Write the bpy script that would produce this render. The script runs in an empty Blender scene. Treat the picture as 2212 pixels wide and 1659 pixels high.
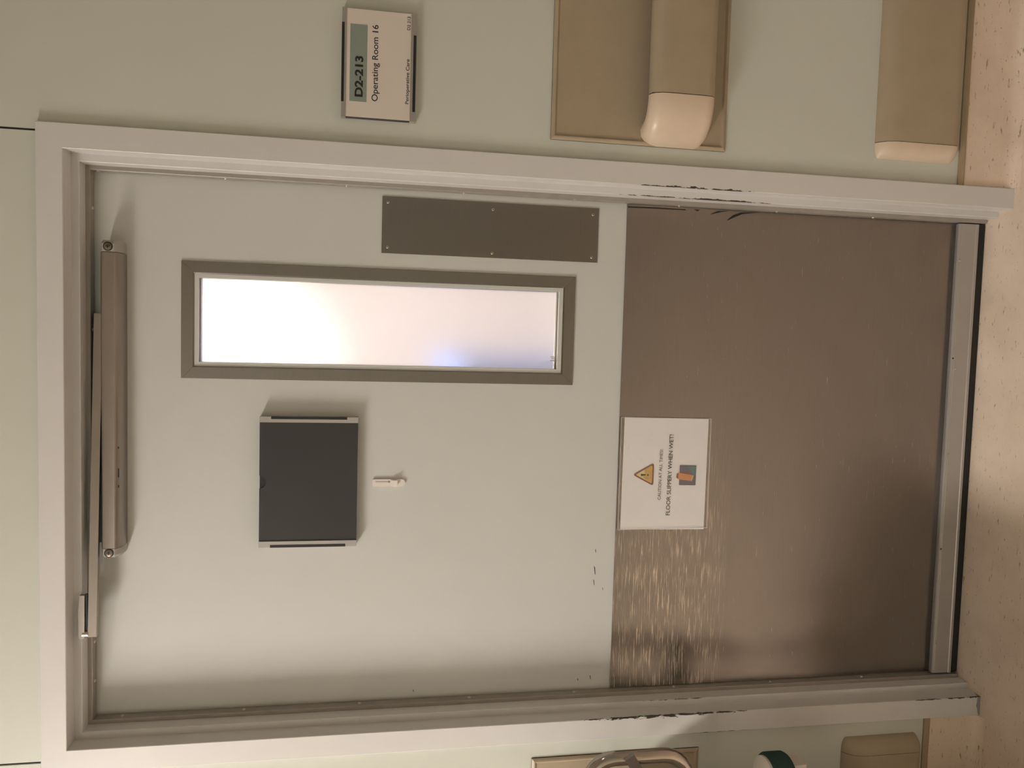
import bpy, bmesh, math, random
from mathutils import Vector, Matrix

random.seed(7)
SC = bpy.context.scene
COL = SC.collection

# ------------------------------------------------------------------ camera
F_PX, IMG_W, IMG_H = 1674.58, 2212.0, 1659.0
YAW, PITCH, ROLL = 0.0620, -0.1732, -0.0175
CAM = Vector((0.2661, -1.7946, 1.5344))
_R = (Matrix.Rotation(YAW, 3, 'Z') @ Matrix.Rotation(PITCH, 3, 'X') @ Matrix.Rotation(ROLL, 3, 'Y'))
RIGHT, FWD, UP = _R.col[0].copy(), _R.col[1].copy(), _R.col[2].copy()
cam_data = bpy.data.cameras.new('camera')
cam_data.sensor_width = 36.0
cam_data.lens = F_PX / IMG_W * 36.0
cam_data.clip_start = 0.02
cam = bpy.data.objects.new('camera', cam_data)
COL.objects.link(cam)
# the photographer held the phone turned a quarter: picture right = down in the room
m3 = Matrix((-UP, RIGHT, -FWD)).transposed()
cam.matrix_world = Matrix.Translation(CAM) @ m3.to_4x4()
SC.camera = cam

# ------------------------------------------------------------------ world, light levels, exposure
world = bpy.data.worlds.new('world')
SC.world = world
world.use_nodes = True
world.node_tree.nodes['Background'].inputs[0].default_value = (1.0, 0.87, 0.70, 1)
world.node_tree.nodes['Background'].inputs[1].default_value = 0.03
LAMP_COLOUR = (1.0, 0.92, 0.85)
LAMP_NEAR = 88.0       # ceiling lamp by the door
LAMP_BACK = 9.0       # second lamp across the corridor
FILL_FAR = 6.0        # unseen fill lamps, added further along the corridor
SURGICAL = 22.0        # lamp heads in the operating room
ROOM_PANEL = 4.5       # ceiling panel in the operating room
SC.view_settings.view_transform = 'Standard'
SC.view_settings.look = 'None'
SC.view_settings.exposure = 0.30
SC.view_settings.gamma = 1.0
SC.view_settings.use_curve_mapping = False
SC.cycles.use_denoising = True
SC.cycles.use_adaptive_sampling = True
SC.cycles.adaptive_threshold = 0.03
SC.cycles.max_bounces = 8
SC.cycles.diffuse_bounces = 5
SC.cycles.glossy_bounces = 4
SC.cycles.transmission_bounces = 6
SC.cycles.sample_clamp_indirect = 6.0

# ------------------------------------------------------------------ pixel helpers (a pixel is a direction; the plane gives distance)
def ray(x, y):
    u, v = IMG_H / 2 - y, x - IMG_W / 2
    return RIGHT * u + FWD * F_PX - UP * v
def at_y(x, y, Y):
    d = ray(x, y); return CAM + d * ((Y - CAM.y) / d.y)
def at_x(x, y, X):
    d = ray(x, y); return CAM + d * ((X - CAM.x) / d.x)
def at_z(x, y, Z):
    d = ray(x, y); return CAM + d * ((Z - CAM.z) / d.z)

# ------------------------------------------------------------------ materials
def new_mat(name):
    m = bpy.data.materials.new(name); m.use_nodes = True
    nt = m.node_tree; b = nt.nodes['Principled BSDF']
    return m, nt, b
def N(nt, typ, **kw):
    n = nt.nodes.new(typ)
    for k, v in kw.items():
        setattr(n, k, v)
    return n
def rgb(r, g, b): return (r, g, b, 1.0)
def link(nt, a, b): nt.links.new(a, b)
def coords(nt, scale=(1, 1, 1)):
    tc = N(nt, 'ShaderNodeNewGeometry')
    mp = N(nt, 'ShaderNodeMapping'); mp.inputs['Scale'].default_value = scale
    link(nt, tc.outputs['Position'], mp.inputs['Vector'])
    return mp.outputs['Vector']
def noise(nt, vec, scale, detail=3, rough=0.55):
    n = N(nt, 'ShaderNodeTexNoise'); n.inputs['Scale'].default_value = scale
    n.inputs['Detail'].default_value = detail; n.inputs['Roughness'].default_value = rough
    link(nt, vec, n.inputs['Vector']); return n.outputs['Fac']
def ramp(nt, fac, stops):
    r = N(nt, 'ShaderNodeValToRGB'); e = r.color_ramp.elements
    while len(e) < len(stops): e.new(0.5)
    for el, (p, c) in zip(e, stops):
        el.position = p; el.color = c if len(c) == 4 else (*c, 1)
    link(nt, fac, r.inputs['Fac']); return r.outputs['Color']
def math_n(nt, op, a, b=None, c=None, clamp=False):
    n = N(nt, 'ShaderNodeMath', operation=op); n.use_clamp = clamp
    for i, v in enumerate((a, b, c)):
        if v is None: continue
        if isinstance(v, (int, float)): n.inputs[i].default_value = v
        else: link(nt, v, n.inputs[i])
    return n.outputs[0]
def mix_c(nt, fac, a, b):
    n = N(nt, 'ShaderNodeMix', data_type='RGBA')
    if isinstance(fac, (int, float)): n.inputs[0].default_value = fac
    else: link(nt, fac, n.inputs[0])
    for sock, v in ((n.inputs[6], a), (n.inputs[7], b)):
        if isinstance(v, tuple): sock.default_value = v
        else: link(nt, v, sock)
    return n.outputs[2]
def bump(nt, b, height, strength, dist=0.002):
    n = N(nt, 'ShaderNodeBump'); n.inputs['Strength'].default_value = strength
    n.inputs['Distance'].default_value = dist
    link(nt, height, n.inputs['Height']); link(nt, n.outputs['Normal'], b.inputs['Normal'])
def plain(name, col, rough=0.5, metal=0.0, var=0.06, scale=14, bumps=0.0, bscale=400, emit=0.0, emit_col=None):
    """a procedural colour with slight cloudy variation and optional fine relief"""
    m, nt, b = new_mat(name)
    v = coords(nt)
    f = noise(nt, v, scale, 3)
    lo = tuple(max(0, c * (1 - var)) for c in col); hi = tuple(min(1, c * (1 + var)) for c in col)
    link(nt, ramp(nt, f, [(0.3, lo), (0.7, hi)]), b.inputs['Base Color'])
    b.inputs['Roughness'].default_value = rough; b.inputs['Metallic'].default_value = metal
    if bumps: bump(nt, b, noise(nt, v, bscale, 2), bumps, 0.001)
    if emit:
        b.inputs['Emission Color'].default_value = rgb(*(emit_col or col)); b.inputs['Emission Strength'].default_value = emit
    return m
M = {}
M['wall'] = plain('mint_wall_paint', (0.585, 0.60, 0.54), 0.45, var=0.015, scale=3, bumps=0.12, bscale=260)
M['room_wall'] = plain('room_wall_paint', (0.80, 0.75, 0.74), 0.6, var=0.03, scale=2)
M['room_floor'] = plain('room_floor_vinyl', (0.62, 0.59, 0.60), 0.5, var=0.05)
M['ceiling'] = plain('ceiling_white', (0.72, 0.70, 0.64), 0.9, var=0.05, scale=30)
M['gap'] = plain('joint_shadow_filler', (0.05, 0.055, 0.05), 0.9)
M['door'] = plain('door_paint', (0.575, 0.580, 0.560), 0.38, var=0.015, scale=3, bumps=0.10, bscale=180)
M['alu'] = plain('grey_aluminium', (0.36, 0.33, 0.30), 0.42, metal=0.35, var=0.05, scale=30)
M['alu_light'] = plain('pale_aluminium', (0.42, 0.40, 0.385), 0.38, metal=0.4, var=0.03, scale=20)
M['black'] = plain('black_rubber', (0.012, 0.011, 0.010), 0.6)
M['slot'] = plain('black_slot', (0.010, 0.010, 0.011), 0.5)
M['charcoal'] = plain('charcoal_panel', (0.027, 0.0255, 0.026), 0.45, var=0.08, scale=10)
M['screw'] = plain('steel_screw', (0.62, 0.57, 0.50), 0.28, metal=1.0)
M['dark_screw'] = plain('dark_steel_screw', (0.22, 0.18, 0.14), 0.35, metal=0.9)
M['cap_grey'] = plain('grey_cast_cap', (0.40, 0.38, 0.355), 0.42, metal=0.2)
M['closer'] = plain('brushed_closer_cover', (0.35, 0.315, 0.285), 0.34, metal=0.9, var=0.05, scale=8)
M['paper'] = plain('white_paper', (0.87, 0.86, 0.90), 0.7, var=0.02, scale=18)
M['sign_white'] = plain('sign_paper', (0.66, 0.60, 0.545), 0.6, var=0.015, scale=14)
M['sign_green'] = plain('sign_green_strip', (0.235, 0.275, 0.235), 0.6, var=0.03)
M['ink'] = plain('black_ink', (0.012, 0.011, 0.012), 0.6)
M['hook'] = plain('white_plastic', (0.74, 0.69, 0.65), 0.35, var=0.02)
M['hook_slot'] = plain('hook_shade_plastic', (0.42, 0.38, 0.37), 0.5)
M['tan'] = plain('tan_vinyl', (0.375, 0.305, 0.215), 0.42, var=0.03, scale=20, bumps=0.15, bscale=700)
M['tan_cap'] = plain('tan_end_cap', (0.64, 0.52, 0.40), 0.33, var=0.03, scale=30)
M['strip'] = plain('tan_cap_strip', (0.33, 0.255, 0.165), 0.5)
M['tri_red'] = plain('print_red_brown', (0.20, 0.035, 0.02), 0.6)
M['tri_yellow'] = plain('print_yellow', (0.62, 0.36, 0.06), 0.6, var=0.25, scale=60)
M['tri_pale'] = plain('print_pale_yellow', (0.72, 0.62, 0.28), 0.6, var=0.15, scale=60)
M['clip_navy'] = plain('print_navy', (0.060, 0.055, 0.135), 0.6, var=0.15, scale=80)
M['clip_edge'] = plain('print_dark_edge', (0.015, 0.013, 0.03), 0.6)
M['clip_teal'] = plain('print_teal', (0.03, 0.14, 0.17), 0.6, var=0.15, scale=80)
M['clip_orange'] = plain('print_orange', (0.60, 0.22, 0.06), 0.6, var=0.08, scale=90)
M['clip_brown'] = plain('print_brown', (0.14, 0.045, 0.03), 0.6)
M['white_block'] = plain('white_enamel', (0.62, 0.56, 0.49), 0.35)
M['green_felt'] = plain('dark_green_band', (0.012, 0.045, 0.034), 0.75, var=0.3, scale=300)
M['drape'] = plain('blue_drape', (0.13, 0.30, 0.98), 0.8, var=0.1, scale=6)
M['lamp'] = plain('lamp_diffuser', (0.9, 0.85, 0.75), 0.5)
M['peel'] = plain('dark_torn_edge', (0.016, 0.013, 0.015), 0.8)

def emission(name, col, strength):
    m = bpy.data.materials.new(name); m.use_nodes = True
    nt = m.node_tree; nt.nodes.clear()
    e = N(nt, 'ShaderNodeEmission'); e.inputs[0].default_value = rgb(*col); e.inputs[1].default_value = strength
    o = N(nt, 'ShaderNodeOutputMaterial'); link(nt, e.outputs[0], o.inputs[0]); return m

def frame_material():
    """painted steel door frame; chipped, scuffed edges where carts rub"""
    m, nt, b = new_mat('frame_paint')
    geo = N(nt, 'ShaderNodeNewGeometry'); sep = N(nt, 'ShaderNodeSeparateXYZ')
    link(nt, geo.outputs['Position'], sep.inputs[0])
    X, Y, Z = sep.outputs
    v = coords(nt, (60, 60, 14)); n1 = noise(nt, v, 3.2, 4, 0.65)
    v2 = coords(nt, (1, 1, 1)); n2 = noise(nt, v2, 9, 3)
    def edge(x0, y0, z0, z1, width):
        d = math_n(nt, 'SQRT', math_n(nt, 'ADD', math_n(nt, 'POWER', math_n(nt, 'SUBTRACT', X, x0), 2.0),
                                      math_n(nt, 'POWER', math_n(nt, 'SUBTRACT', Y, y0), 2.0)))
        mid, half = (z0 + z1) / 2, (z1 - z0) / 2
        win = math_n(nt, 'SUBTRACT', 1.0, math_n(nt, 'DIVIDE', math_n(nt, 'ABSOLUTE', math_n(nt, 'SUBTRACT', Z, mid)), half), clamp=True)
        win = math_n(nt, 'POWER', win, 0.45)
        amt = math_n(nt, 'MULTIPLY', math_n(nt, 'SUBTRACT', n1, 0.36), math_n(nt, 'MULTIPLY', win, width * 3.4))
        return math_n(nt, 'LESS_THAN', d, amt)
    masks = [edge(0.6136, -0.104, 0.66, 0.98, 0.0055), edge(0.5981, -0.060, 0.60, 1.02, 0.0045),
             edge(-0.6174, -0.104, 0.62, 1.06, 0.0085), edge(-0.6019, -0.060, 0.70, 0.92, 0.0025),
             edge(-0.6174, -0.104, -0.1, 0.20, 0.0045), edge(-0.667, -0.104, 0.60, 0.80, 0.003)]
    tot = masks[0]
    for k in masks[1:]: tot = math_n(nt, 'MAXIMUM', tot, k)
    grime = math_n(nt, 'MULTIPLY', math_n(nt, 'LESS_THAN', Z, math_n(nt, 'MULTIPLY', math_n(nt, 'SUBTRACT', n2, 0.42), 0.06)), 0.6)
    grime = math_n(nt, 'MULTIPLY', grime, math_n(nt, 'LESS_THAN', X, 0.0))
    tot = math_n(nt, 'MAXIMUM', tot, grime)
    base = ramp(nt, n2, [(0.3, rgb(0.625, 0.610, 0.60)), (0.7, rgb(0.65, 0.635, 0.625))])
    link(nt, mix_c(nt, tot, base, rgb(0.045, 0.035, 0.028)), b.inputs['Base Color'])
    b.inputs['Roughness'].default_value = 0.36
    bump(nt, b, noise(nt, v2, 220, 2), 0.06, 0.001)
    return m
M['frame'] = frame_material()

def steel(name, col, rough, scratch=0.0, smudge=0.12, dents=0.0, aniso=0.6):
    m, nt, b = new_mat(name)
    v = coords(nt, (5.0, 5.0, 260.0)); fine = noise(nt, v, 2.0, 4, 0.7)
    vs = coords(nt, (1, 1, 1)); cloud = noise(nt, vs, 5.5, 4, 0.6)
    b.inputs['Metallic'].default_value = 1.0
    lo = tuple(c * 0.96 for c in col); hi = tuple(min(1, c * 1.04) for c in col)
    basec = ramp(nt, fine, [(0.3, lo), (0.7, hi)])
    r = math_n(nt, 'ADD', math_n(nt, 'MULTIPLY', math_n(nt, 'SUBTRACT', cloud, 0.5), smudge), rough)
    h = math_n(nt, 'MULTIPLY', fine, 0.03)
    if scratch:
        geo = N(nt, 'ShaderNodeNewGeometry'); sep = N(nt, 'ShaderNodeSeparateXYZ')
        link(nt, geo.outputs['Position'], sep.inputs[0]); X, Y, Z = sep.outputs
        sv = coords(nt, (9.0, 1.0, 230.0)); s1 = noise(nt, sv, 1.6, 3, 0.6)
        sc = math_n(nt, 'MULTIPLY', math_n(nt, 'SUBTRACT', s1, 0.52), 8.0, clamp=True)
        # worn band where trolleys hit the plate, stronger towards the hinge side
        band = math_n(nt, 'SUBTRACT', 1.0, math_n(nt, 'DIVIDE', math_n(nt, 'ABSOLUTE', math_n(nt, 'SUBTRACT', Z, 0.83)), 0.17), clamp=True)
        left = math_n(nt, 'MULTIPLY', math_n(nt, 'SUBTRACT', 0.10, X), 2.2, clamp=True)
        msk = math_n(nt, 'MULTIPLY', math_n(nt, 'POWER', band, 0.5), left)
        low = math_n(nt, 'MULTIPLY', math_n(nt, 'GREATER_THAN', s1, 0.70), 0.35)
        msk2 = math_n(nt, 'MAXIMUM', math_n(nt, 'MULTIPLY', msk, sc), low)
        r = math_n(nt, 'ADD', r, math_n(nt, 'MULTIPLY', msk2, scratch))
        h = math_n(nt, 'ADD', h, math_n(nt, 'MULTIPLY', msk2, 0.5))
        basec = mix_c(nt, math_n(nt, 'MULTIPLY', msk2, 0.85), basec, rgb(0.90, 0.80, 0.70))  # scratches, their colour also lightened to stand in for the highlight's glow
    link(nt, basec, b.inputs['Base Color'])
    link(nt, r, b.inputs['Roughness'])
    b.inputs['Anisotropic'].default_value = aniso
    if aniso:
        tg = N(nt, 'ShaderNodeCombineXYZ'); tg.inputs[0].default_value = 1.0
        link(nt, tg.outputs[0], b.inputs['Tangent'])
    bump(nt, b, h, 0.16, 0.0006)
    return m
M['kick'] = steel('kick_plate_steel', (0.275, 0.255, 0.24), 0.23, scratch=0.14, smudge=0.14)
M['push'] = steel('push_plate_steel', (0.235, 0.212, 0.195), 0.34, smudge=0.16)
M['vision'] = steel('vision_frame_steel', (0.28, 0.255, 0.235), 0.30, smudge=0.05)
M['tube'] = steel('polished_tube_steel', (0.47, 0.42, 0.375), 0.14, smudge=0.03, aniso=0.0)
M['cart'] = steel('cart_steel', (0.55, 0.51, 0.47), 0.35)

def floor_material(name, vertical=False):
    m, nt, b = new_mat(name)
    v = coords(nt)
    cloud = noise(nt, v, 6.0, 5, 0.6)
    base = ramp(nt, cloud, [(0.25, rgb(0.65, 0.525, 0.42)), (0.55, rgb(0.76, 0.63, 0.515)), (0.8, rgb(0.82, 0.69, 0.575))])
    sv = coords(nt, (34, 120, 120)); s = noise(nt, sv, 1.0, 3, 0.6)
    mask = math_n(nt, 'MULTIPLY', math_n(nt, 'SUBTRACT', s, 0.635), 13.0, clamp=True)
    sv2 = coords(nt, (130, 210, 210)); s2 = noise(nt, sv2, 1.0, 2, 0.5)
    mask2 = math_n(nt, 'MULTIPLY', math_n(nt, 'SUBTRACT', s2, 0.675), 12.0, clamp=True)
    mask = math_n(nt, 'MAXIMUM', mask, mask2)
    link(nt, mix_c(nt, math_n(nt, 'MULTIPLY', mask, 0.72), base, rgb(0.17, 0.115, 0.07)), b.inputs['Base Color'])
    b.inputs['Roughness'].default_value = 0.42
    bump(nt, b, cloud, 0.05, 0.002)
    return m
M['floor'] = floor_material('speckled_sheet_vinyl')

def frosted():
    m, nt, b = new_mat('frosted_glass')
    b.inputs['Base Color'].default_value = rgb(0.96, 0.93, 0.91)
    b.inputs['Transmission Weight'].default_value = 1.0
    b.inputs['IOR'].default_value = 1.25
    v = coords(nt); n = noise(nt, v, 9, 4)
    link(nt, math_n(nt, 'ADD', math_n(nt, 'MULTIPLY', n, 0.05), 0.27), b.inputs['Roughness'])
    t = N(nt, 'ShaderNodeBsdfTranslucent'); t.inputs[0].default_value = rgb(0.95, 0.92, 0.90)
    mx = N(nt, 'ShaderNodeMixShader'); mx.inputs[0].default_value = 0.16
    link(nt, b.outputs[0], mx.inputs[1]); link(nt, t.outputs[0], mx.inputs[2])
    link(nt, mx.outputs[0], nt.nodes['Material Output'].inputs[0])
    return m
M['frosted'] = frosted()
def sleeve():
    m, nt, b = new_mat('clear_plastic_sleeve')
    nt.nodes.remove(b)
    t = N(nt, 'ShaderNodeBsdfTransparent'); t.inputs[0].default_value = rgb(0.98, 0.98, 0.97)
    g = N(nt, 'ShaderNodeBsdfGlossy'); g.inputs['Roughness'].default_value = 0.16
    v = coords(nt); n = noise(nt, v, 26, 3)
    bn = N(nt, 'ShaderNodeBump'); bn.inputs['Strength'].default_value = 0.5; bn.inputs['Distance'].default_value = 0.004
    link(nt, n, bn.inputs['Height']); link(nt, bn.outputs[0], g.inputs['Normal'])
    mx = N(nt, 'ShaderNodeMixShader'); mx.inputs[0].default_value = 0.09
    link(nt, t.outputs[0], mx.inputs[1]); link(nt, g.outputs[0], mx.inputs[2])
    link(nt, mx.outputs[0], nt.nodes['Material Output'].inputs[0])
    return m
M['sleeve'] = sleeve()
M['seam'] = plain('milky_plastic_seam', (0.55, 0.52, 0.49), 0.3)

# ------------------------------------------------------------------ object helpers
def tag(o, label, cat=None, group=None, kind=None):
    o['label'] = label
    if cat: o['category'] = cat
    if group: o['group'] = group
    if kind: o['kind'] = kind
    return o
def empty(name, loc, label=None, cat=None, group=None, kind=None):
    o = bpy.data.objects.new(name, None); COL.objects.link(o); o.location = loc
    o.empty_display_size = 0.05
    if label: tag(o, label, cat, group, kind)
    return o
def place(o, parent):
    """parent without moving: vertices are written in world metres"""
    if parent is not None:
        o.parent = parent
        w = Vector()
        p = parent
        while p is not None:
            w += p.location; p = p.parent
        o.location = o.location - w
    return o
def finish(name, bm, mat, parent=None, smooth=None, bev=0.0, seg=2):
    if bev:
        es = [e for e in bm.edges if len(e.link_faces) == 2 and e.calc_face_angle(0) > 0.6]
        bmesh.ops.bevel(bm, geom=es, offset=bev, segments=seg, affect='EDGES', clamp_overlap=True)
    bmesh.ops.recalc_face_normals(bm, faces=bm.faces[:])
    me = bpy.data.meshes.new(name); bm.to_mesh(me); bm.free()
    mats = mat if isinstance(mat, (list, tuple)) else [mat]
    for k in mats: me.materials.append(M[k] if isinstance(k, str) else k)
    if smooth is not None:
        me.shade_smooth(); me.set_sharp_from_angle(angle=math.radians(smooth))
    o = bpy.data.objects.new(name, me); COL.objects.link(o)
    return place(o, parent)
def add_box(bm, x0, x1, y0, y1, z0, z1):
    vs = [bm.verts.new((x, y, z)) for x in (x0, x1) for y in (y0, y1) for z in (z0, z1)]
    for f in ((0, 1, 3, 2), (4, 6, 7, 5), (0, 4, 5, 1), (2, 3, 7, 6), (0, 2, 6, 4), (1, 5, 7, 3)):
        bm.faces.new([vs[i] for i in f])
    return vs
def box(name, b, mat, parent=None, bev=0.0, seg=2, smooth=None):
    bm = bmesh.new(); add_box(bm, *b)
    return finish(name, bm, mat, parent, smooth if smooth is not None else (40 if bev else None), bev, seg)
def loft(bm, rings, closed=True, caps=True):
    """rings: lists of points, same length; closed cross-sections joined one to the next"""
    R = [[bm.verts.new(p) for p in r] for r in rings]
    n = len(R[0])
    for a, b in zip(R, R[1:]):
        for i in range(n if closed else n - 1):
            j = (i + 1) % n
            bm.faces.new((a[i], a[j], b[j], b[i]))
    if caps:
        bm.faces.new(R[0]); bm.faces.new(R[-1][::-1])
    return R
def prism_y(bm, poly, y0, y1):
    loft(bm, [[(x, y0, z) for x, z in poly], [(x, y1, z) for x, z in poly]])
def disc(bm, c, axis, prof, n=16):
    """turned shape: prof = [(radius, height along axis)], closed at both ends"""
    axis = Vector(axis).normalized(); q = axis.to_track_quat('Z', 'Y'); c = Vector(c)
    rings = []
    for r, h in prof:
        rings.append([c + q @ Vector((r * math.cos(2 * math.pi * i / n), r * math.sin(2 * math.pi * i / n), h)) for i in range(n)])
    loft(bm, rings)
def tube(bm, pts, r, n=12, caps=True):
    pts = [Vector(p) for p in pts]; rings = []
    up = Vector((0, 0, 1))
    prev = None
    for i, p in enumerate(pts):
        t = (pts[min(i + 1, len(pts) - 1)] - pts[max(i - 1, 0)]).normalized()
        if prev is None:
            a = Vector((0, 1, 0)) if abs(t.y) < 0.9 else Vector((0, 0, 1))
            u = t.cross(a).normalized()
        else:
            u = (prev - t * prev.dot(t)).normalized()
        w = t.cross(u); prev = u
        rings.append([p + (u * math.cos(2 * math.pi * k / n) + w * math.sin(2 * math.pi * k / n)) * r for k in range(n)])
    loft(bm, rings, caps=caps)
def copy_mesh(src, loc, parent, rot=None):
    o = src.copy(); COL.objects.link(o); o.parent = None
    o.location = loc
    if rot is not None: o.rotation_euler = rot
    return place(o, parent)
SCREW_MESH = {}
def screw(loc, normal, r, parent, mat='screw', name='screw', hole=False):
    """pan-head screw (or an empty hole) with a crossed recess; mesh data shared"""
    key = (round(r, 5), mat, hole)
    if key not in SCREW_MESH:
        bm = bmesh.new()
        if hole:
            disc(bm, (0, 0, 0), (0, 0, 1), [(r, -0.0005), (r, 0.0004), (r * 0.8, 0.0006)], 12)
        else:
            disc(bm, (0, 0, 0), (0, 0, 1), [(r, -0.0005), (r, r * 0.18), (r * 0.8, r * 0.42), (r * 0.42, r * 0.55), (r * 0.34, r * 0.28)], 12)
        bmesh.ops.recalc_face_normals(bm, faces=bm.faces[:])
        me = bpy.data.meshes.new(name); bm.to_mesh(me); bm.free(); me.shade_smooth(); me.set_sharp_from_angle(angle=0.7)
        me.materials.append(M[mat]); SCREW_MESH[key] = me
    o = bpy.data.objects.new(name, SCREW_MESH[key]); COL.objects.link(o)
    o.location = loc; o.rotation_euler = Vector(normal).to_track_quat('Z', 'Y').to_euler()
    return place(o, parent)
def flat_poly(name, pts, mat, parent, depth=0.0003):
    """thin flat print on an upright surface facing the corridor; pts are world points"""
    bm = bmesh.new()
    loft(bm, [[tuple(p) for p in pts], [(p[0], p[1] - depth, p[2]) for p in pts]])
    return finish(name, bm, mat, parent)
def text_line(body, start_px, end_px, top_px, Y, mat, parent, bold=0.0, name='lettering'):
    """print a line from start to end of its baseline; top_px is the capital height at the start"""
    def mk(t):
        cu = bpy.data.curves.new('lettering', 'FONT'); cu.body = t; cu.size = 1.0; cu.offset = bold; cu.resolution_u = 5
        ob = bpy.data.objects.new('lettering', cu); COL.objects.link(ob)
        dg = bpy.context.evaluated_depsgraph_get(); me = bpy.data.meshes.new_from_object(ob.evaluated_get(dg))
        bpy.data.objects.remove(ob); bpy.data.curves.remove(cu); return me
    ref = mk('H'); cap = max(v.co.y for v in ref.vertices) - min(v.co.y for v in ref.vertices); bpy.data.meshes.remove(ref)
    me = mk(body)
    x0 = min(v.co.x for v in me.vertices); x1 = max(v.co.x for v in me.vertices)
    a, b, t = at_y(*start_px, Y), at_y(*end_px, Y), at_y(*top_px, Y)
    L = (b - a).length; H = abs(t.z - a.z); ang = math.atan2(b.z - a.z, b.x - a.x)
    sx, sz = L / (x1 - x0), H / cap
    c, s = math.cos(ang), math.sin(ang)
    for v in me.vertices:
        px, pz = (v.co.x - x0) * sx, v.co.y * sz
        v.co = (a.x + px * c - pz * s, Y, a.z + px * s + pz * c)
    me.flip_normals() if me.polygons and me.polygons[0].normal.y > 0 else None
    me.materials.append(M[mat]); me.name = name
    o = bpy.data.objects.new(name, me); COL.objects.link(o)
    return place(o, parent)

# ================================================================== SETTING
WALL_Y = -0.092            # corridor face of the wall
FACE_Y = -0.104            # face of the door frame
STOP_Y = -0.060
XL, XR, HI = -0.6174, 0.6136, 2.1547   # frame opening
OUT = 0.0495               # width of the frame face
CEIL = 2.75
XA, XB, YB = -6.0, 6.0, -3.6

bm = bmesh.new(); add_box(bm, XA, XB, YB, 0.045, -0.10, 0.0)
tag(finish('floor', bm, 'floor'), 'beige sheet vinyl floor with brown specks along the corridor', 'floor', kind='structure')
bm = bmesh.new(); add_box(bm, XA, XB, 0.045, 6.0, -0.10, 0.0)
tag(finish('floor_room', bm, 'room_floor'), 'pale grey floor of the operating room behind the door', 'floor', kind='structure')
GAP = 0.0045
xl_out, xr_out = XL - OUT, XR + OUT
JL, JR = -0.6462, 0.6484   # joints in the plaster above the frame
HOLE = 0.02                # the frame wraps the wall edge by this much
bm = bmesh.new()
zc = HI + HOLE
poly = [(XA, 0), (XL - HOLE, 0), (XL - HOLE, zc), (JL - GAP / 2, zc), (JL - GAP / 2, CEIL), (XA, CEIL)]
loft(bm, [[(x, WALL_Y, z) for x, z in poly], [(x, 0.06, z) for x, z in poly]])
tag(finish('wall_left', bm, 'wall'), 'pale mint painted wall on the hinge side of the door', 'wall', kind='structure')
bm = bmesh.new()
poly = [(XB, 0), (XR + HOLE, 0), (XR + HOLE, zc), (JR + GAP / 2, zc), (JR + GAP / 2, CEIL), (XB, CEIL)]
loft(bm, [[(x, WALL_Y, z) for x, z in poly], [(x, 0.06, z) for x, z in poly]])
tag(finish('wall_right', bm, 'wall'), 'pale mint painted wall carrying the room sign and handrail', 'wall', kind='structure')
wt = empty('wall_top', (0, WALL_Y, zc), 'pale mint plaster panel above the door between two dark joints', 'wall', kind='structure')
box('panel', (JL + GAP / 2, JR - GAP / 2, WALL_Y, 0.06, zc, CEIL), 'wall', wt)
box('joint', (JL - GAP / 2, JL + GAP / 2, WALL_Y + 0.004, 0.06, zc, CEIL), 'gap', wt)
box('joint', (JR - GAP / 2, JR + GAP / 2, WALL_Y + 0.004, 0.06, zc, CEIL), 'gap', wt)
bm = bmesh.new(); add_box(bm, XA, XB, YB, 6.0, CEIL, CEIL + 0.1)
tag(finish('ceiling', bm, 'ceiling'), 'white ceiling over the corridor', 'ceiling', kind='structure')
bm = bmesh.new(); add_box(bm, XA, XB, YB - 0.1, YB, 0, CEIL)
tag(finish('wall_back', bm, 'wall'), 'pale mint wall on the far side of the corridor', 'wall', kind='structure')
for nm, x0, x1 in (('wall_end_left', XA - 0.1, XA), ('wall_end_right', XB, XB + 0.1)):
    bm = bmesh.new(); add_box(bm, x0, x1, YB, 6.0, 0, CEIL)
    tag(finish(nm, bm, 'wall'), 'pale mint wall closing the %s end of the corridor' % ('left' if x0 < 0 else 'right'), 'wall', kind='structure')
bm = bmesh.new(); add_box(bm, XA, XB, 6.0, 6.1, 0, CEIL)
tag(finish('wall_room_back', bm, 'room_wall'), 'bright wall at the back of the operating room', 'wall', kind='structure')
for nm, x0 in (('wall_room_left', -2.6), ('wall_room_right', 3.0)):
    bm = bmesh.new(); add_box(bm, x0, x0 + 0.1, 0.06, 6.0, 0, CEIL)
    tag(finish(nm, bm, 'room_wall'), 'bright %s side wall of the operating room' % ('left' if x0 < 0 else 'right'), 'wall', kind='structure')

# cove base: sheet vinyl turned up the wall, with a cap strip on its upper edge
def baseboard(name, x0, x1, label):
    root = empty(name, (x0, WALL_Y, 0), label, 'baseboard', kind='structure')
    W = WALL_Y
    prof = [(W + 0.002, 0.0005), (W - 0.030, 0.0005), (W - 0.019, 0.0025), (W - 0.0115, 0.008), (W - 0.0065, 0.018), (W - 0.0045, 0.032), (W - 0.0035, 0.137), (W + 0.002, 0.137)]
    bm = bmesh.new(); loft(bm, [[(x0, y, z) for y, z in prof], [(x1, y, z) for y, z in prof]])
    finish('cove', bm, 'floor', root, 40)
    sp = [(W + 0.002, 0.1362), (W - 0.0060, 0.1362), (W - 0.0068, 0.140), (W - 0.0040, 0.1505), (W + 0.002, 0.1515)]
    bm = bmesh.new(); loft(bm, [[(x0, y, z) for y, z in sp], [(x1, y, z) for y, z in sp]])
    finish('cap_strip', bm, 'strip', root)
baseboard('baseboard_right', xr_out, 3.0, 'speckled cove base with tan cap strip under the handrail wall')
baseboard('baseboard_left', -3.0, xl_out, 'speckled cove base with tan cap strip on the hinge side')

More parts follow.
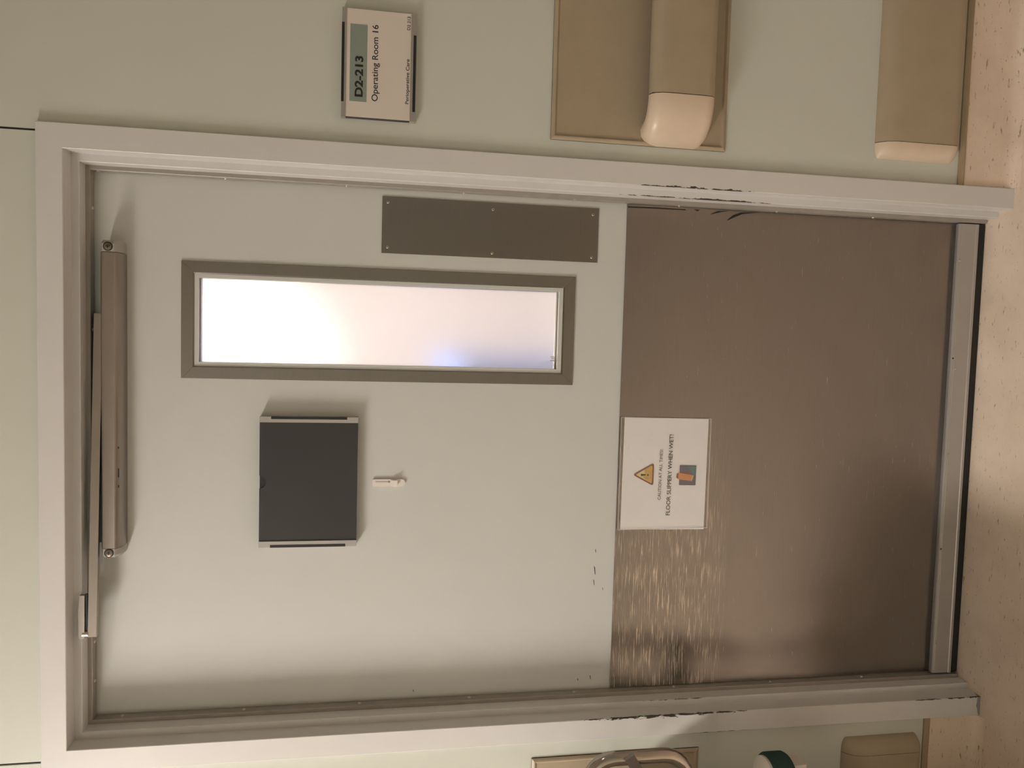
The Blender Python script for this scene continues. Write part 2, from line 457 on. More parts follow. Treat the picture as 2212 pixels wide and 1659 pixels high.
# ------------------------------------------------------------------ door frame
tr = empty('trim_1', (0, FACE_Y, 0), 'off-white painted steel door frame with stepped jambs and chipped edges', 'door frame', kind='structure')
S = 0.0155
c = 0.0012
prof = [(OUT, WALL_Y + 0.02), (OUT, FACE_Y + c), (OUT - c, FACE_Y), (c, FACE_Y), (0, FACE_Y + c), (0, STOP_Y), (-S + c, STOP_Y), (-S, STOP_Y + c),
        (-S, -0.001), (0.0, -0.001), (0.0, 0.07), (HOLE * 0.9, 0.07), (HOLE * 0.9, WALL_Y + 0.02)]
bm = bmesh.new(); loft(bm, [[(XL - a, y, 0) for a, y in prof], [(XL - a, y, HI + a) for a, y in prof]]); finish('jamb', bm, 'frame', tr, 30)
bm = bmesh.new(); loft(bm, [[(XR + a, y, 0) for a, y in prof], [(XR + a, y, HI + a) for a, y in prof]]); finish('jamb', bm, 'frame', tr, 30)
bm = bmesh.new(); loft(bm, [[(XL - a, y, HI + a) for a, y in prof], [(XR + a, y, HI + a) for a, y in prof]]); finish('head', bm, 'frame', tr, 30)
# aluminium seal retainers screwed round the stop
A0, A1 = -S, -S - 0.0092
sp = [(A0, -0.027), (A1 + 0.001, -0.027), (A1, -0.026), (A1, -0.004), (A0, -0.004)]
gp = [(A0, -0.004), (A1 + 0.0012, -0.004), (A1 + 0.0016, -0.0004), (A0, -0.0004)]
def ring_member(pr, which, z0=0.0):
    bm = bmesh.new()
    if which == 'L': loft(bm, [[(XL - a, y, z0) for a, y in pr], [(XL - a, y, HI + a) for a, y in pr]])
    elif which == 'R': loft(bm, [[(XR + a, y, z0) for a, y in pr], [(XR + a, y, HI + a) for a, y in pr]])
    else: loft(bm, [[(XL - a, y, HI + a) for a, y in pr], [(XR + a, y, HI + a) for a, y in pr]])
    return bm
seals = {}
for w in 'LRH':
    seals[w] = finish('seal_retainer', ring_member(sp, w, 0.004), 'alu', tr, 30)
    finish('gasket', ring_member(gp, w, 0.004), 'black', seals[w])
SY = -0.0135
for p in ((489, 388), (750, 406), (1000, 421), (1235, 436), (1462, 447), (1677, 458), (1886, 470), (214, 371)):
    q = at_x(p[0], p[1], XR + A1); screw((XR + A1, SY, q.z), (-1, 0, 0), 0.0042, seals['R'])
for p in ((263, 1547), (527, 1531), (776, 1519), (1013, 1506), (1240, 1497), (1457, 1486), (1667, 1476), (1866, 1466), (2058, 1457)):
    q = at_x(p[0], p[1], XL - A1); screw((XL - A1, SY, q.z), (1, 0, 0), 0.0042, seals['L'])
for p in ((197, 448), (199, 712), (204, 1386), (205, 1470)):
    q = at_z(p[0], p[1], HI + A1); screw((q.x, SY, HI + A1), (0, 0, -1), 0.0042, seals['H'])

# ------------------------------------------------------------------ door leaf
dr = empty('door_1', (0, 0, 0), 'pale grey-green operating room door with vision window and steel kick plate', 'door', kind='structure')
DL, DR, DZ0, DZ1, DT = XL + 0.003, XR - 0.003, 0.010, HI - 0.003, 0.044
V = dict(x0=0.1548, x1=0.4110, z0=1.0742, z1=1.9555)       # outside of the vision frame
VI = dict(x0=0.1797, x1=0.3866, z0=1.0996, z1=1.9316)      # inner edge of its face
VG = dict(x0=0.1914, x1=0.3748, z0=1.1125, z1=1.9200)      # edge of the bevel at the glass
def ring_plate(bm, o, i, y0, y1):
    def rect(r, y): return [(r['x0'], y, r['z0']), (r['x1'], y, r['z0']), (r['x1'], y, r['z1']), (r['x0'], y, r['z1'])]
    a, b, cc, d = [[bm.verts.new(p) for p in rect(r, y)] for r, y in ((o, y0), (i, y0), (i, y1), (o, y1))]
    for p, q in ((a, b), (b, cc), (cc, d), (d, a)):
        for k in range(4):
            bm.faces.new((p[k], p[(k + 1) % 4], q[(k + 1) % 4], q[k]))
bm = bmesh.new()
ring_plate(bm, dict(x0=DL, x1=DR, z0=DZ0, z1=DZ1), VG, 0.0, DT)
finish('leaf', bm, 'door', dr)
# vision frame: four mitred steel bars with a bevel down to the pane
vf = empty('vision_frame', (0, 0, 0)); vf.parent = dr
def corners(r, y): return [Vector((r['x0'], y, r['z0'])), Vector((r['x1'], y, r['z0'])), Vector((r['x1'], y, r['z1'])), Vector((r['x0'], y, r['z1']))]
rings = [corners(V, 0.0), corners(V, -0.0028), corners(dict(x0=V['x0'] + .001, x1=V['x1'] - .001, z0=V['z0'] + .001, z1=V['z1'] - .001), -0.004), corners(VI, -0.004), corners(VG, 0.011), corners(VG, 0.018), corners(VI, 0.0)]
cen = Vector(((V['x0'] + V['x1']) / 2, 0, (V['z0'] + V['z1']) / 2))
for k in range(4):
    j = (k + 1) % 4
    bm = bmesh.new()
    A = [r[k].copy() for r in rings]; B = [r[j].copy() for r in rings]
    d = (B[0] - A[0]).normalized() * 0.00025
    loft(bm, [[p + d for p in A], [p - d for p in B]])
    finish('frame_bar', bm, 'vision', vf)
box('glass_pane', (VG['x0'] - 0.004, VG['x1'] + 0.004, 0.0185, 0.0245, VG['z0'] - 0.004, VG['z1'] + 0.004), 'frosted', dr)
tp = at_y(1194, 775, 0.018)
bm = bmesh.new()
for k in range(3):
    add_box(bm, tp.x - 0.006 + k * 0.0045, tp.x - 0.0030 + k * 0.0045, 0.0178, 0.0184, tp.z - 0.004, tp.z + 0.006 - (k % 2) * 0.003)
finish('etched_mark', bm, 'paper', dr)
bm = bmesh.new(); add_box(bm, VG['x0'], VG['x1'], 0.0165, 0.0184, VG['z0'], VG['z0'] + 0.0035)
finish('glazing_bead', bm, 'hook', dr)

# kick plate: thin steel sheet, slightly buckled towards the hinge edge, torn and lifted on the far edge
KT = 0.954
bm = bmesh.new()
kx0, kx1, kz0 = XL - A1 + 0.0015, XR + A1 - 0.001, 0.02
nx, nz = 64, 44
def kick_y(x, z):
    e = max(0.0, min(1.0, (-0.20 - x) / 0.36))
    w = 0.0016 * e * math.sin((x + 0.59) * 46 + 2.2 * math.sin(z * 3.1)) * (0.35 + 0.65 * max(0, min(1, (z - 0.25) / 0.6)))
    w += 0.0004 * e * math.sin(z * 17 + x * 9)
    w += 0.0005 * math.sin(x * 3.1 + z * 2.3)
    f = max(0.0, (x - 0.565) / 0.02) * max(0.0, min(1.0, (z - 0.68) / 0.1)) * 0.0022
    return -0.0034 - w - f
grid = [[bm.verts.new((kx0 + (kx1 - kx0) * i / nx, kick_y(kx0 + (kx1 - kx0) * i / nx, kz0 + (KT - kz0) * k / nz), kz0 + (KT - kz0) * k / nz)) for k in range(nz + 1)] for i in range(nx + 1)]
for i in range(nx):
    for k in range(nz): bm.faces.new((grid[i][k], grid[i + 1][k], grid[i + 1][k + 1], grid[i][k + 1]))
ext = bmesh.ops.extrude_face_region(bm, geom=bm.faces[:])
for v in [g for g in ext['geom'] if isinstance(g, bmesh.types.BMVert)]: v.co.y = -0.0002
kick = finish('kick_plate', bm, 'kick', dr, 40)
kick['label'] = 'scratched stainless kick plate covering the lower door'
# torn slivers along the free edge of the plate
for pts in ([(1356, 445.5), (1415, 448), (1480, 452), (1482, 454), (1415, 450.5), (1356, 448)],
            [(1500, 452.5), (1512, 453), (1507, 456)],
            [(1535, 463), (1550, 456), (1575, 455.5), (1560, 457.5)],
            [(1572, 476), (1586, 464), (1601, 459), (1640, 458.5), (1606, 461.5), (1590, 468)]):
    flat_poly('torn_edge', [at_y(x, y, -0.0065) for x, y in pts], 'peel', kick, 0.0004)

# push plate
pp = box('push_plate', (0.4466, 0.5735, -0.0024, -0.0001, 1.0233, 1.5282), 'push', dr, bev=0.0006, seg=1)
for p in ((838, 437), (1065, 453), (1281, 464), (837, 534), (1063, 547), (1278, 556)):
    q = at_y(p[0], p[1], -0.0024); screw((q.x, -0.0025, q.z), (0, -1, 0), 0.0032, pp, 'screw'); screw((q.x, -0.0032, q.z), (0, -1, 0), 0.0016, pp, 'slot', 'screw_recess', hole=True)

# door sweep: aluminium extrusion with ridges and a black rubber lip
sw_prof = [(0.0, 0.071), (-0.006, 0.0735), (-0.016, 0.0765), (-0.0195, 0.0755), (-0.0205, 0.072), (-0.0198, 0.0705), (-0.0205, 0.069), (-0.0205, 0.030), (-0.0222, 0.028), (-0.0222, 0.022), (-0.016, 0.020), (0.0, 0.020)]
bm = bmesh.new(); loft(bm, [[(XL - A1 + 0.003, y, z) for y, z in sw_prof], [(XR + A1 - 0.003, y, z) for y, z in sw_prof]])
sw = finish('door_sweep', bm, 'alu_light', dr, 25)
box('rubber_lip', (XL - A1 + 0.0035, XR + A1 - 0.0035, -0.019, -0.004, 0.0015, 0.0205), 'black', sw)
for k, p in enumerate(((2074, 563), (2064, 797), (2047, 981), (2021, 1388))):
    q = at_y(p[0], p[1], -0.021); screw((q.x, -0.0205, q.z), (0, -1, 0), 0.0036, sw)
for p in ((2059, 774), (2033, 1186)):
    q = at_y(p[0], p[1], -0.021); screw((q.x, -0.0205, q.z), (0, -1, 0), 0.0022, sw, 'slot', 'screw_hole', hole=True)
# small dark scuffs on the paint
for (x, y, w, h) in ((1285, 1232, 2, 10), (1283, 1258, 1.5, 7), (1275, 1463, 1.5, 5), (1248, 1468, 1.5, 3), (893, 1492, 1.5, 3), (1287, 1190, 1.5, 4), (1302, 1272, 1.2, 3)):
    flat_poly('scuff_mark', [at_y(x + dx, y + dy, -0.0001) for dx, dy in ((-w, -h), (w * 0.3, -h * 0.6), (w * 0.6, h), (-w * 0.2, h * 0.8))], 'gap', dr, 0.00015)

# ================================================================== THINGS ON THE DOOR
# ---- door closer
cl = empty('door_closer', (0.1, 0, 2.08), 'long brushed metal door closer with folded arm under the frame head', 'door closer')
CX0, CX1 = -0.2078, 0.4180
bp = [(0.0, 2.104), (-0.046, 2.104), (-0.052, 2.1005), (-0.0535, 2.096), (-0.0535, 2.0765), (-0.0500, 2.0725), (-0.034, 2.0660), (0.0, 2.0660)]
bm = bmesh.new(); loft(bm, [[(CX0 + 0.0006, y, z) for y, z in bp], [(CX1 - 0.0006, y, z) for y, z in bp]])
body = finish('cover', bm, 'closer', cl, 28)
cp = [(y * 0.985, 2.085 + (z - 2.085) * 0.97) for y, z in bp]
for xa, xb in ((CX1 + 0.0006, 0.4425), (CX0 - 0.0006, -0.2270)):
    bm = bmesh.new()
    mid = xa + (xb - xa) * 0.7
    cp2 = [(y * 0.90, 2.085 + (z - 2.085) * 0.84) for y, z in bp]
    loft(bm, [[(xa, y, z) for y, z in cp], [(mid, y, z) for y, z in cp], [(xb, y, z) for y, z in cp2]])
    ec = finish('end_cap', bm, 'cap_grey', cl, 28)
    xs = xa + (xb - xa) * 0.45
    bm = bmesh.new(); disc(bm, (xs, -0.0528, 2.0875), (0, -1, 0), [(0.0095, 0), (0.0095, 0.0006), (0.0080, 0.0008)], 20); finish('screw_recess', bm, 'slot', ec, 40)
    bm = bmesh.new(); disc(bm, (xs, -0.0532, 2.0875), (0, -1, 0), [(0.0076, 0), (0.0074, 0.0012), (0.005, 0.0020), (0.001, 0.0022)], 20); sh = finish('screw', bm, 'dark_screw', ec, 50)
    bm = bmesh.new(); add_box(bm, xs - 0.0036, xs + 0.0036, -0.0558, -0.0540, 2.0867, 2.0883); add_box(bm, xs - 0.0008, xs + 0.0008, -0.0558, -0.0540, 2.0839, 2.0911); finish('cross_recess', bm, 'slot', ec)
for (x0, y0, y1) in ((251.5, 965, 969), (252, 1012, 1031), (252, 1048, 1053)):
    a, b = at_y(x0, y0, -0.045), at_y(x0, y1, -0.045)
    bm = bmesh.new(); add_box(bm, min(a.x, b.x), max(a.x, b.x), -0.0465, -0.0440, 2.0695, 2.0712); finish('slot', bm, 'slot', cl)
a0, a1 = Vector((0.290, -0.030, 2.1125)), Vector((-0.392, -0.064, 2.1165))
dv = (a1 - a0).normalized(); nv = Vector((dv.y, -dv.x, 0)).normalized()
bm = bmesh.new()
hz0, hz1, th = 0.0085, 0.0085, 0.005
loft(bm, [[p + nv * s * th + Vector((0, 0, hh)) for s, hh in ((-1, -hz), (1, -hz), (1, hz), (-1, hz))] for p, hz in ((a0, hz0), (a1, hz1))])
arm = finish('arm', bm, 'closer', cl, 30, bev=0.0015, seg=1)
box('gap_shade_plate', (-0.205, 0.285, -0.008, -0.0002, 2.104, 2.1285), 'slot', cl)  # black plate standing in for the deep shade behind the arm
bm = bmesh.new(); prism_y(bm, [(-0.302, 2.1305), (-0.302, 2.1405), (-0.340, 2.1435), (-0.392, 2.1425), (-0.396, 2.139), (-0.394, 2.131)], -0.0695, -0.0600)
br = finish('frame_shoe', bm, 'closer', cl, 30, bev=0.001, seg=1)
bm = bmesh.new(); disc(bm, (-0.386, -0.064, 2.124), (0, 0, 1), [(0.007, 0), (0.007, 0.012), (0.004, 0.013)], 14); finish('pivot_pin', bm, 'screw', cl, 50)
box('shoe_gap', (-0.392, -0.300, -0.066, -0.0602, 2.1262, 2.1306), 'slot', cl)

# ---- dark document holder
hx0, hx1, hz0_, hz1_ = -0.2190, 0.0745, 1.5730, 1.7870
dh = empty('document_holder', (-0.07, 0, 1.573), 'flat charcoal document holder with grey metal end rails on the door', 'document holder')
HD = -0.0250
box('back_plate', (hx0 + 0.004, hx1 - 0.004, -0.010, 0.0, hz0_ + 0.002, hz1_ - 0.002), 'charcoal', dh)
nt_x, nt_r = (at_y(563, 1042, HD)).x, 0.0145
poly = [(hx0 + 0.0135, hz0_ + 0.0005), (hx1 - 0.0125, hz0_ + 0.0005), (hx1 - 0.0125, hz1_ - 0.0005)]
for k in range(13):
    a = math.pi * k / 12; poly.append((nt_x + nt_r * math.cos(a), hz1_ - 0.0005 - nt_r * math.sin(a)))
poly.append((hx0 + 0.0135, hz1_ - 0.0005))
bm = bmesh.new(); prism_y(bm, poly, HD + 0.0025, -0.009); finish('front_panel', bm, 'charcoal', dh)
box('notch_insert', (nt_x - 0.018, nt_x + 0.018, HD + 0.006, -0.0095, hz1_ - 0.020, hz1_ - 0.001), 'slot', dh)
for x0, x1, s0, s1 in ((hx0, hx0 + 0.0135, hx0 - 0.0004, hx0 + 0.0058), (hx1 - 0.0125, hx1, hx1 - 0.0052, hx1 + 0.0004)):
    r_ = box('end_rail', (x0, x1, HD, 0.0, hz0_, hz1_), 'alu_light', dh, bev=0.0008, seg=1)
    bm = bmesh.new(); add_box(bm, s0, s1, HD - 0.0004, HD + 0.006, hz0_ + 0.0245, hz1_ - 0.0250); finish('rail_inlay', bm, 'slot', r_)

# ---- small white adhesive hook below it
hk = empty('adhesive_hook', (-0.078, 0, 1.465), 'small white plastic adhesive hook below the charcoal holder', 'hook')
q0, q1 = at_y(804.5, 1044.5, -0.006), at_y(875.5, 1042, -0.006)
hx, hzt, hzb = (q0.x + q1.x) / 2, q0.z, q1.z
hw = 0.0083
poly = [(hx - hw, hzt - 0.002), (hx - hw + 0.002, hzt), (hx + hw - 0.002, hzt), (hx + hw, hzt - 0.002)]
for k in range(11):
    a = math.pi * k / 10; poly.append((hx + hw * math.cos(a), hzb + hw - hw * math.sin(a)))
bm = bmesh.new(); prism_y(bm, poly, -0.0045, 0.0); finish('backing', bm, 'hook', hk, 30, bev=0.0008, seg=2)
bm = bmesh.new()
zc_ = hzb + 0.0225
yz = [(-0.004, zc_ + 0.012), (-0.0095, zc_ + 0.008), (-0.0125, zc_ + 0.001), (-0.0125, zc_ - 0.0045), (-0.010, zc_ - 0.0045), (-0.0085, zc_ - 0.001), (-0.004, zc_ - 0.001)]
loft(bm, [[(hx - hw * 0.96, y, z) for y, z in yz], [(hx + hw * 0.80, y, z) for y, z in yz]])
finish('hook_tongue', bm, 'hook', hk, 35, bev=0.0007, seg=2)
bm = bmesh.new(); add_box(bm, hx + 0.0012, hx + 0.0034, -0.0050, -0.0040, zc_ + 0.014, hzt - 0.007); add_box(bm, hx + 0.0004, hx + 0.0048, -0.0050, -0.0040, zc_ + 0.012, zc_ + 0.0165)
finish('slit', bm, 'hook_slot', hk)

# ---- caution notice in a clear sleeve taped to the kick plate
PY = -0.0062
ps = empty('paper_notice', at_y(1430, 1022, PY), 'white paper caution notice in a clear sleeve on the kick plate', 'notice')
ps_corners = [(1339.4, 1144.0), (1349.2, 900.7), (1531.0, 905.3), (1519.7, 1143.0)]   # top-left, top-right, bottom-right, bottom-left seen upright
sl_corners = [(1334.5, 1144.5), (1342.5, 901.5), (1536.5, 905.0), (1527.0, 1140.0)]
def sheet(name, cs, Y, mat, parent, thick, bow, ripple, edge_wave=0.0):
    P = [at_y(x, y, Y) for x, y in cs]
    bm = bmesh.new(); n, m_ = 28, 20
    g = []
    for i in range(n + 1):
        row = []
        for k in range(m_ + 1):
            s, t = i / n, k / m_
            p = (P[0] * (1 - s) + P[1] * s) * (1 - t) + (P[3] * (1 - s) + P[2] * s) * t
            e = math.sin(math.pi * s) * math.sin(math.pi * t)
            w = bow * e + ripple * (math.sin(s * 9 + t * 4) * math.sin(t * 7 + 1.3) + 0.6 * math.sin(t * 15 - s * 6))
            # a crease across the lower hinge-side corner
            cr = abs((s - 0.185) * 1.0); w += 0.0003 * max(0, 1 - cr / 0.03) * (1 if t > 0.6 else 0)
            dx = edge_wave * math.sin(t * 8) * (1 if i == n else 0) 
            row.append(bm.verts.new((p.x + dx, p.y - w, p.z)))
        g.append(row)
    for i in range(n):
        for k in range(m_): bm.faces.new((g[i][k], g[i + 1][k], g[i + 1][k + 1], g[i][k + 1]))
    ext = bmesh.ops.extrude_face_region(bm, geom=bm.faces[:])
    for v in [q for q in ext['geom'] if isinstance(q, bmesh.types.BMVert)]: v.co.y += thick
    return finish(name, bm, mat, parent, 50)
sheet('paper_sheet', ps_corners, PY, 'paper', ps, 0.0003, 0.0, 0.00022)
bm = bmesh.new()
sheet('plastic_sleeve', sl_corners, PY - 0.0022, 'sleeve', ps, 0.0002, 0.0004, 0.0002, 0.0012)
for k in range(4):      # welded seams round the sleeve
    bm = bmesh.new(); pa, pb = at_y(*sl_corners[k], PY - 0.0024), at_y(*sl_corners[(k + 1) % 4], PY - 0.0024)
    tube(bm, [pa + (pb - pa) * (i / 10) + Vector((0, -0.0003, 0.0003)) * math.sin(i * 2.1 + k) for i in range(11)], 0.0006, 6); finish('sleeve_seam', bm, 'seam', ps, 60)
PI_ = PY - 0.0010       # printed layer
text_line('CAUTION AT ALL TIMES!', (1426.8, 1079.8), (1432.4, 971.6), (1420.3, 1079.8), PI_, 'ink', ps, 0.0)
text_line('FLOOR SLIPPERY WHEN WET!', (1446.4, 1113.2), (1455.0, 938.7), (1437.8, 1113.2), PI_, 'ink', ps, 0.012)
def rounded(pts, r, n=5):
    out = []
    L = len(pts)
    for i in range(L):
        p0, p1, p2 = Vector(pts[i - 1]), Vector(pts[i]), Vector(pts[(i + 1) % L])
        a = p1 + (p0 - p1).normalized() * r; b = p1 + (p2 - p1).normalized() * r
        for k in range(n + 1):
            t = k / n; out.append(a * (1 - t) ** 2 + p1 * 2 * t * (1 - t) + b * t * t)
    return out
tri = [(1366.5, 1025.5), (1412.8, 999.5), (1411.0, 1050.0)]
cx_, cy_ = sum(p[0] for p in tri) / 3, sum(p[1] for p in tri) / 3
def shrink(ps_, f): return [(cx_ + (x - cx_) * f, cy_ + (y - cy_) * f) for x, y in ps_]
wp = empty('warning_triangle', ps.location); wp.parent = ps; wp.location = (0, 0, 0)
flat_poly('border', [at_y(*p, PI_) for p in rounded(tri, 7)], 'tri_red', wp, 0.0002)
flat_poly('field', [at_y(*p, PI_ - 0.0002) for p in rounded(shrink(tri, 0.80), 5)], 'tri_yellow', wp, 0.0002)
flat_poly('highlight', [at_y(*p, PI_ - 0.0004) for p in ((1374.5, 1025.5), (1392, 1014.5), (1393.5, 1022), (1389, 1030), (1398, 1038.5), (1392, 1036))], 'tri_pale', wp, 0.0001)
flat_poly('exclamation_bar', [at_y(*p, PI_ - 0.0005) for p in ((1384.3, 1023.4), (1394.6, 1024.6), (1395.2, 1026.6), (1384.6, 1028.5))], 'ink', wp, 0.0002)
flat_poly('exclamation_dot', [at_y(*p, PI_ - 0.0005) for p in ((1397.8, 1024.2), (1401.4, 1024.2), (1401.4, 1027.9), (1397.8, 1027.9))], 'ink', wp, 0.0002)
ca = empty('wet_floor_picture', ps.location); ca.parent = ps; ca.location = (0, 0, 0)
Z3 = lambda x, y: (1340 + x / 10.367, 960 + y / 10.367)
flat_poly('picture_edge', [at_y(*Z3(*p), PI_) for p in ((1335, 466), (1698, 474), (1678, 914), (1313, 908))], 'clip_edge', ca, 0.0002)
flat_poly('picture_ground', [at_y(*Z3(*p), PI_ - 0.0002) for p in ((1347, 478), (1684, 486), (1666, 902), (1327, 896))], 'clip_navy', ca, 0.0001)
flat_poly('teal_patch', [at_y(*Z3(*p), PI_ - 0.0003) for p in ((1510, 484), (1684, 488), (1674, 692), (1610, 650), (1590, 590), (1515, 545))], 'clip_teal', ca, 0.0001)
flat_poly('rear_board', [at_y(*Z3(*p), PI_ - 0.0004) for p in ((1320, 632), (1565, 578), (1585, 600), (1560, 672), (1330, 655))], 'clip_brown', ca, 0.0001)
flat_poly('front_board', [at_y(*Z3(*p), PI_ - 0.0005) for p in ((1265, 655), (1305, 634), (1645, 692), (1600, 826), (1290, 776), (1250, 742))], 'clip_orange', ca, 0.0001)
flat_poly('board_top', [at_y(*Z3(*p), PI_ - 0.0006) for p in ((1262, 656), (1302, 640), (1288, 770), (1252, 740))], 'clip_brown', ca, 0.0001)
flat_poly('board_foot', [at_y(*Z3(*p), PI_ - 0.0006) for p in ((1612, 690), (1642, 694), (1600, 822), (1572, 816))], 'tri_yellow', ca, 0.0001)

# ================================================================== THINGS ON THE WALLS
# ---- room sign
SY_ = WALL_Y - 0.0150
rs = empty('room_sign', (0.825, WALL_Y, 1.463), 'rectangular room number sign with grey rails on the mint wall', 'sign')
sx0, sx1 = 0.7140, 0.9368
box('back_box', (sx0 + 0.0015, sx1 - 0.0005, WALL_Y - 0.012, WALL_Y, 1.4640, 1.6150), 'charcoal', rs)
box('paper_insert', (sx0 + 0.0025, sx1 - 0.0005, SY_ + 0.0008, WALL_Y - 0.010, 1.4745, 1.6085), 'sign_white', rs)
for z0, z1, b0, b1, xa, xb in ((1.6080, 1.6168, 1.6118, 1.6172, 0.7455, 0.9065), (1.4625, 1.4750, 1.4640, 1.4695, 0.7345, 0.8925)):
    r_ = box('rail', (sx0 + 0.0005, sx1, SY_ - 0.001, WALL_Y, z0, z1), 'alu', rs, bev=0.0005, seg=1)
    bm = bmesh.new(); add_box(bm, xa, xb, SY_ - 0.0016, SY_ + 0.003, b0, b1); finish('rail_inlay', bm, 'slot', r_)
a, b = at_y(754.5, 217.5, SY_), at_y(794.3, 54, SY_)
bm = bmesh.new(); add_box(bm, a.x, b.x, SY_ + 0.0004, SY_ + 0.0009, b.z, a.z); finish('number_strip', bm, 'sign_green', rs)
text_line('D2-213', (782.6, 209.5), (784.0, 121.5), (765.2, 209.5), SY_ + 0.0001, 'ink', rs, 0.034)
text_line('Operating Room 16', (815.4, 219.2), (817.5, 54.4), (802.4, 219.2), SY_ + 0.0005, 'ink', rs, 0.008)
text_line('Perioperative Care', (882.4, 225.0), (884.6, 128.3), (874.9, 225.0), SY_ + 0.0005, 'ink', rs, 0.008)
text_line('D2 213', (886.2, 65.5), (887.0, 36.6), (879.4, 65.5), SY_ + 0.0005, 'ink', rs, 0.008)

# ---- tan wall guard panels with moulded borders
def guard_panel(x0, x1, inner_x, label):
    root = empty('wall_guard_panel', (inner_x, WALL_Y, 0.756), label, 'wall guard', 'tan wall guard panels beside the door')
    z0, z1 = 0.7560, 1.1655
    box('sheet', (x0, x1, WALL_Y - 0.0028, WALL_Y, z0, z1), 'tan', root)
    s = 1 if inner_x < (x0 + x1) / 2 else -1     # direction away from the door
    w = 0.0125
    bprof = [(0.0, 0.0), (0.0, 0.0030), (0.0035, 0.0062), (0.0080, 0.0066), (w, 0.0028), (w, 0.0)]   # (inset, height)
    far = x1 if s > 0 else x0
    def mk(a, b, fa, fb):
        bm = bmesh.new(); loft(bm, [[fa(d, h) for d, h in bprof], [fb(d, h) for d, h in bprof]]); finish('border_strip', bm, 'tan', root, 40)
    mk(0, 0, lambda d, h: (inner_x + s * d, WALL_Y - h, z0 + d), lambda d, h: (inner_x + s * d, WALL_Y - h, z1 - d))
    mk(0, 0, lambda d, h: (inner_x + s * d, WALL_Y - h, z1 - d), lambda d, h: (far, WALL_Y - h, z1 - d))
    mk(0, 0, lambda d, h: (inner_x + s * d, WALL_Y - h, z0 + d), lambda d, h: (far, WALL_Y - h, z0 + d))
    return root
guard_panel(0.7026, 1.95, 0.7026, 'tan wall guard panel behind the handrail')
guard_panel(-1.95, -0.7070, -0.7070, 'tan wall guard panel partly hidden by the steel cart handle')

# ---- handrail with return end cap, and low crash rails
def rail_sweep(prof, x_from, x_to, base_y, s, name, mat, parent, arc=None, smooth=35):
    """prof: (distance from wall, z); straight from x_from to x_to, or with arc=(x, squeeze): quarter turn into the wall"""
    bm = bmesh.new()
    if arc is None:
        loft(bm, [[(x_from, base_y - n, z) for n, z in prof], [(x_to, base_y - n, z) for n, z in prof]])
    else:
        k = 14; rings = []
        for i in range(k + 1):
            t = math.pi / 2 * i / k
            rings.append([(x_from - s * n * arc * math.sin(t), base_y - n * math.cos(t), z) for n, z in prof])
        loft(bm, rings)
    return finish(name, bm, mat, parent, smooth)
hr = empty('handrail', (1.3, WALL_Y, 0.81), 'tan vinyl handrail with pale rounded end cap on the guard panel', 'handrail')
hp = [(0.034, 0.826), (0.040, 0.817), (0.052, 0.8135), (0.066, 0.8155), (0.0725, 0.823), (0.0755, 0.835), (0.0755, 0.922), (0.0735, 0.938), (0.068, 0.951), (0.059, 0.9585), (0.049, 0.9605), (0.040, 0.957), (0.034, 0.948)]
rail_sweep(hp, 0.8014, 1.95, WALL_Y - 0.002, 1, 'rail', 'tan', hr)
hp2 = [(n + (0.0006 if n > 0.05 else 0), z) for n, z in hp]
rail_sweep(hp2, 0.7996, None, WALL_Y - 0.002, 1, 'end_cap', 'tan_cap', hr, arc=1.27, smooth=50)
bm = bmesh.new(); loft(bm, [[(0.7997, WALL_Y - 0.002 - 0.052 + (n - 0.052) * 0.99, 0.887 + (z - 0.887) * 0.995) for n, z in hp], [(0.8013, WALL_Y - 0.002 - 0.052 + (n - 0.052) * 0.99, 0.887 + (z - 0.887) * 0.995) for n, z in hp]])
finish('cap_joint', bm, 'slot', hr)
for xx in (1.15, 1.7):
    box('bracket', (xx - 0.04, xx + 0.04, WALL_Y - 0.042, WALL_Y - 0.002, 0.85, 0.92), 'strip', hr)
bpz = [(0.0, 0.1685), (0.012, 0.1685), (0.022, 0.172), (0.0285, 0.180), (0.0305, 0.192), (0.0305, 0.322), (0.0290, 0.340), (0.0235, 0.358), (0.013, 0.371), (0.004, 0.3765), (0.0, 0.377)]
def crash_rail(s, xc, far, label):
    root = empty('crash_rail', (xc, WALL_Y, 0.168), label, 'crash rail', 'low tan crash rails')
    rail_sweep(bpz, xc + s * 0.0014, far, WALL_Y, s, 'rail', 'tan', root)
    p2 = [(n + (0.0006 if n > 0.02 else 0), z) for n, z in bpz]
    bm = bmesh.new(); k = 12; rings = []
    for i in range(k + 1):
        t = math.pi / 2 * i / k; sh = 1 - 0.10 * (1 - math.cos(t))
        rings.append([(xc - s * 0.0355 * math.sin(t), WALL_Y - max(n, 0.0) * math.cos(t) - 0.0002, 0.2727 + (z - 0.2727) * sh) for n, z in p2])
    loft(bm, rings); finish('end_cap', bm, 'tan_cap' if s > 0 else 'tan', root, 50)
    bm = bmesh.new(); loft(bm, [[(xc - s * 0.0001, WALL_Y - n * 0.99, 0.2727 + (z - 0.2727) * 0.995) for n, z in bpz], [(xc + s * 0.0014, WALL_Y - n * 0.99, 0.2727 + (z - 0.2727) * 0.995) for n, z in bpz]])
    finish('cap_joint', bm, 'slot', root)
crash_rail(1, 0.7490, 1.95, 'low tan crash rail with pale end cap below the handrail')
crash_rail(-1, -0.7420, -1.95, 'low tan crash rail end beside the chipped hinge jamb')

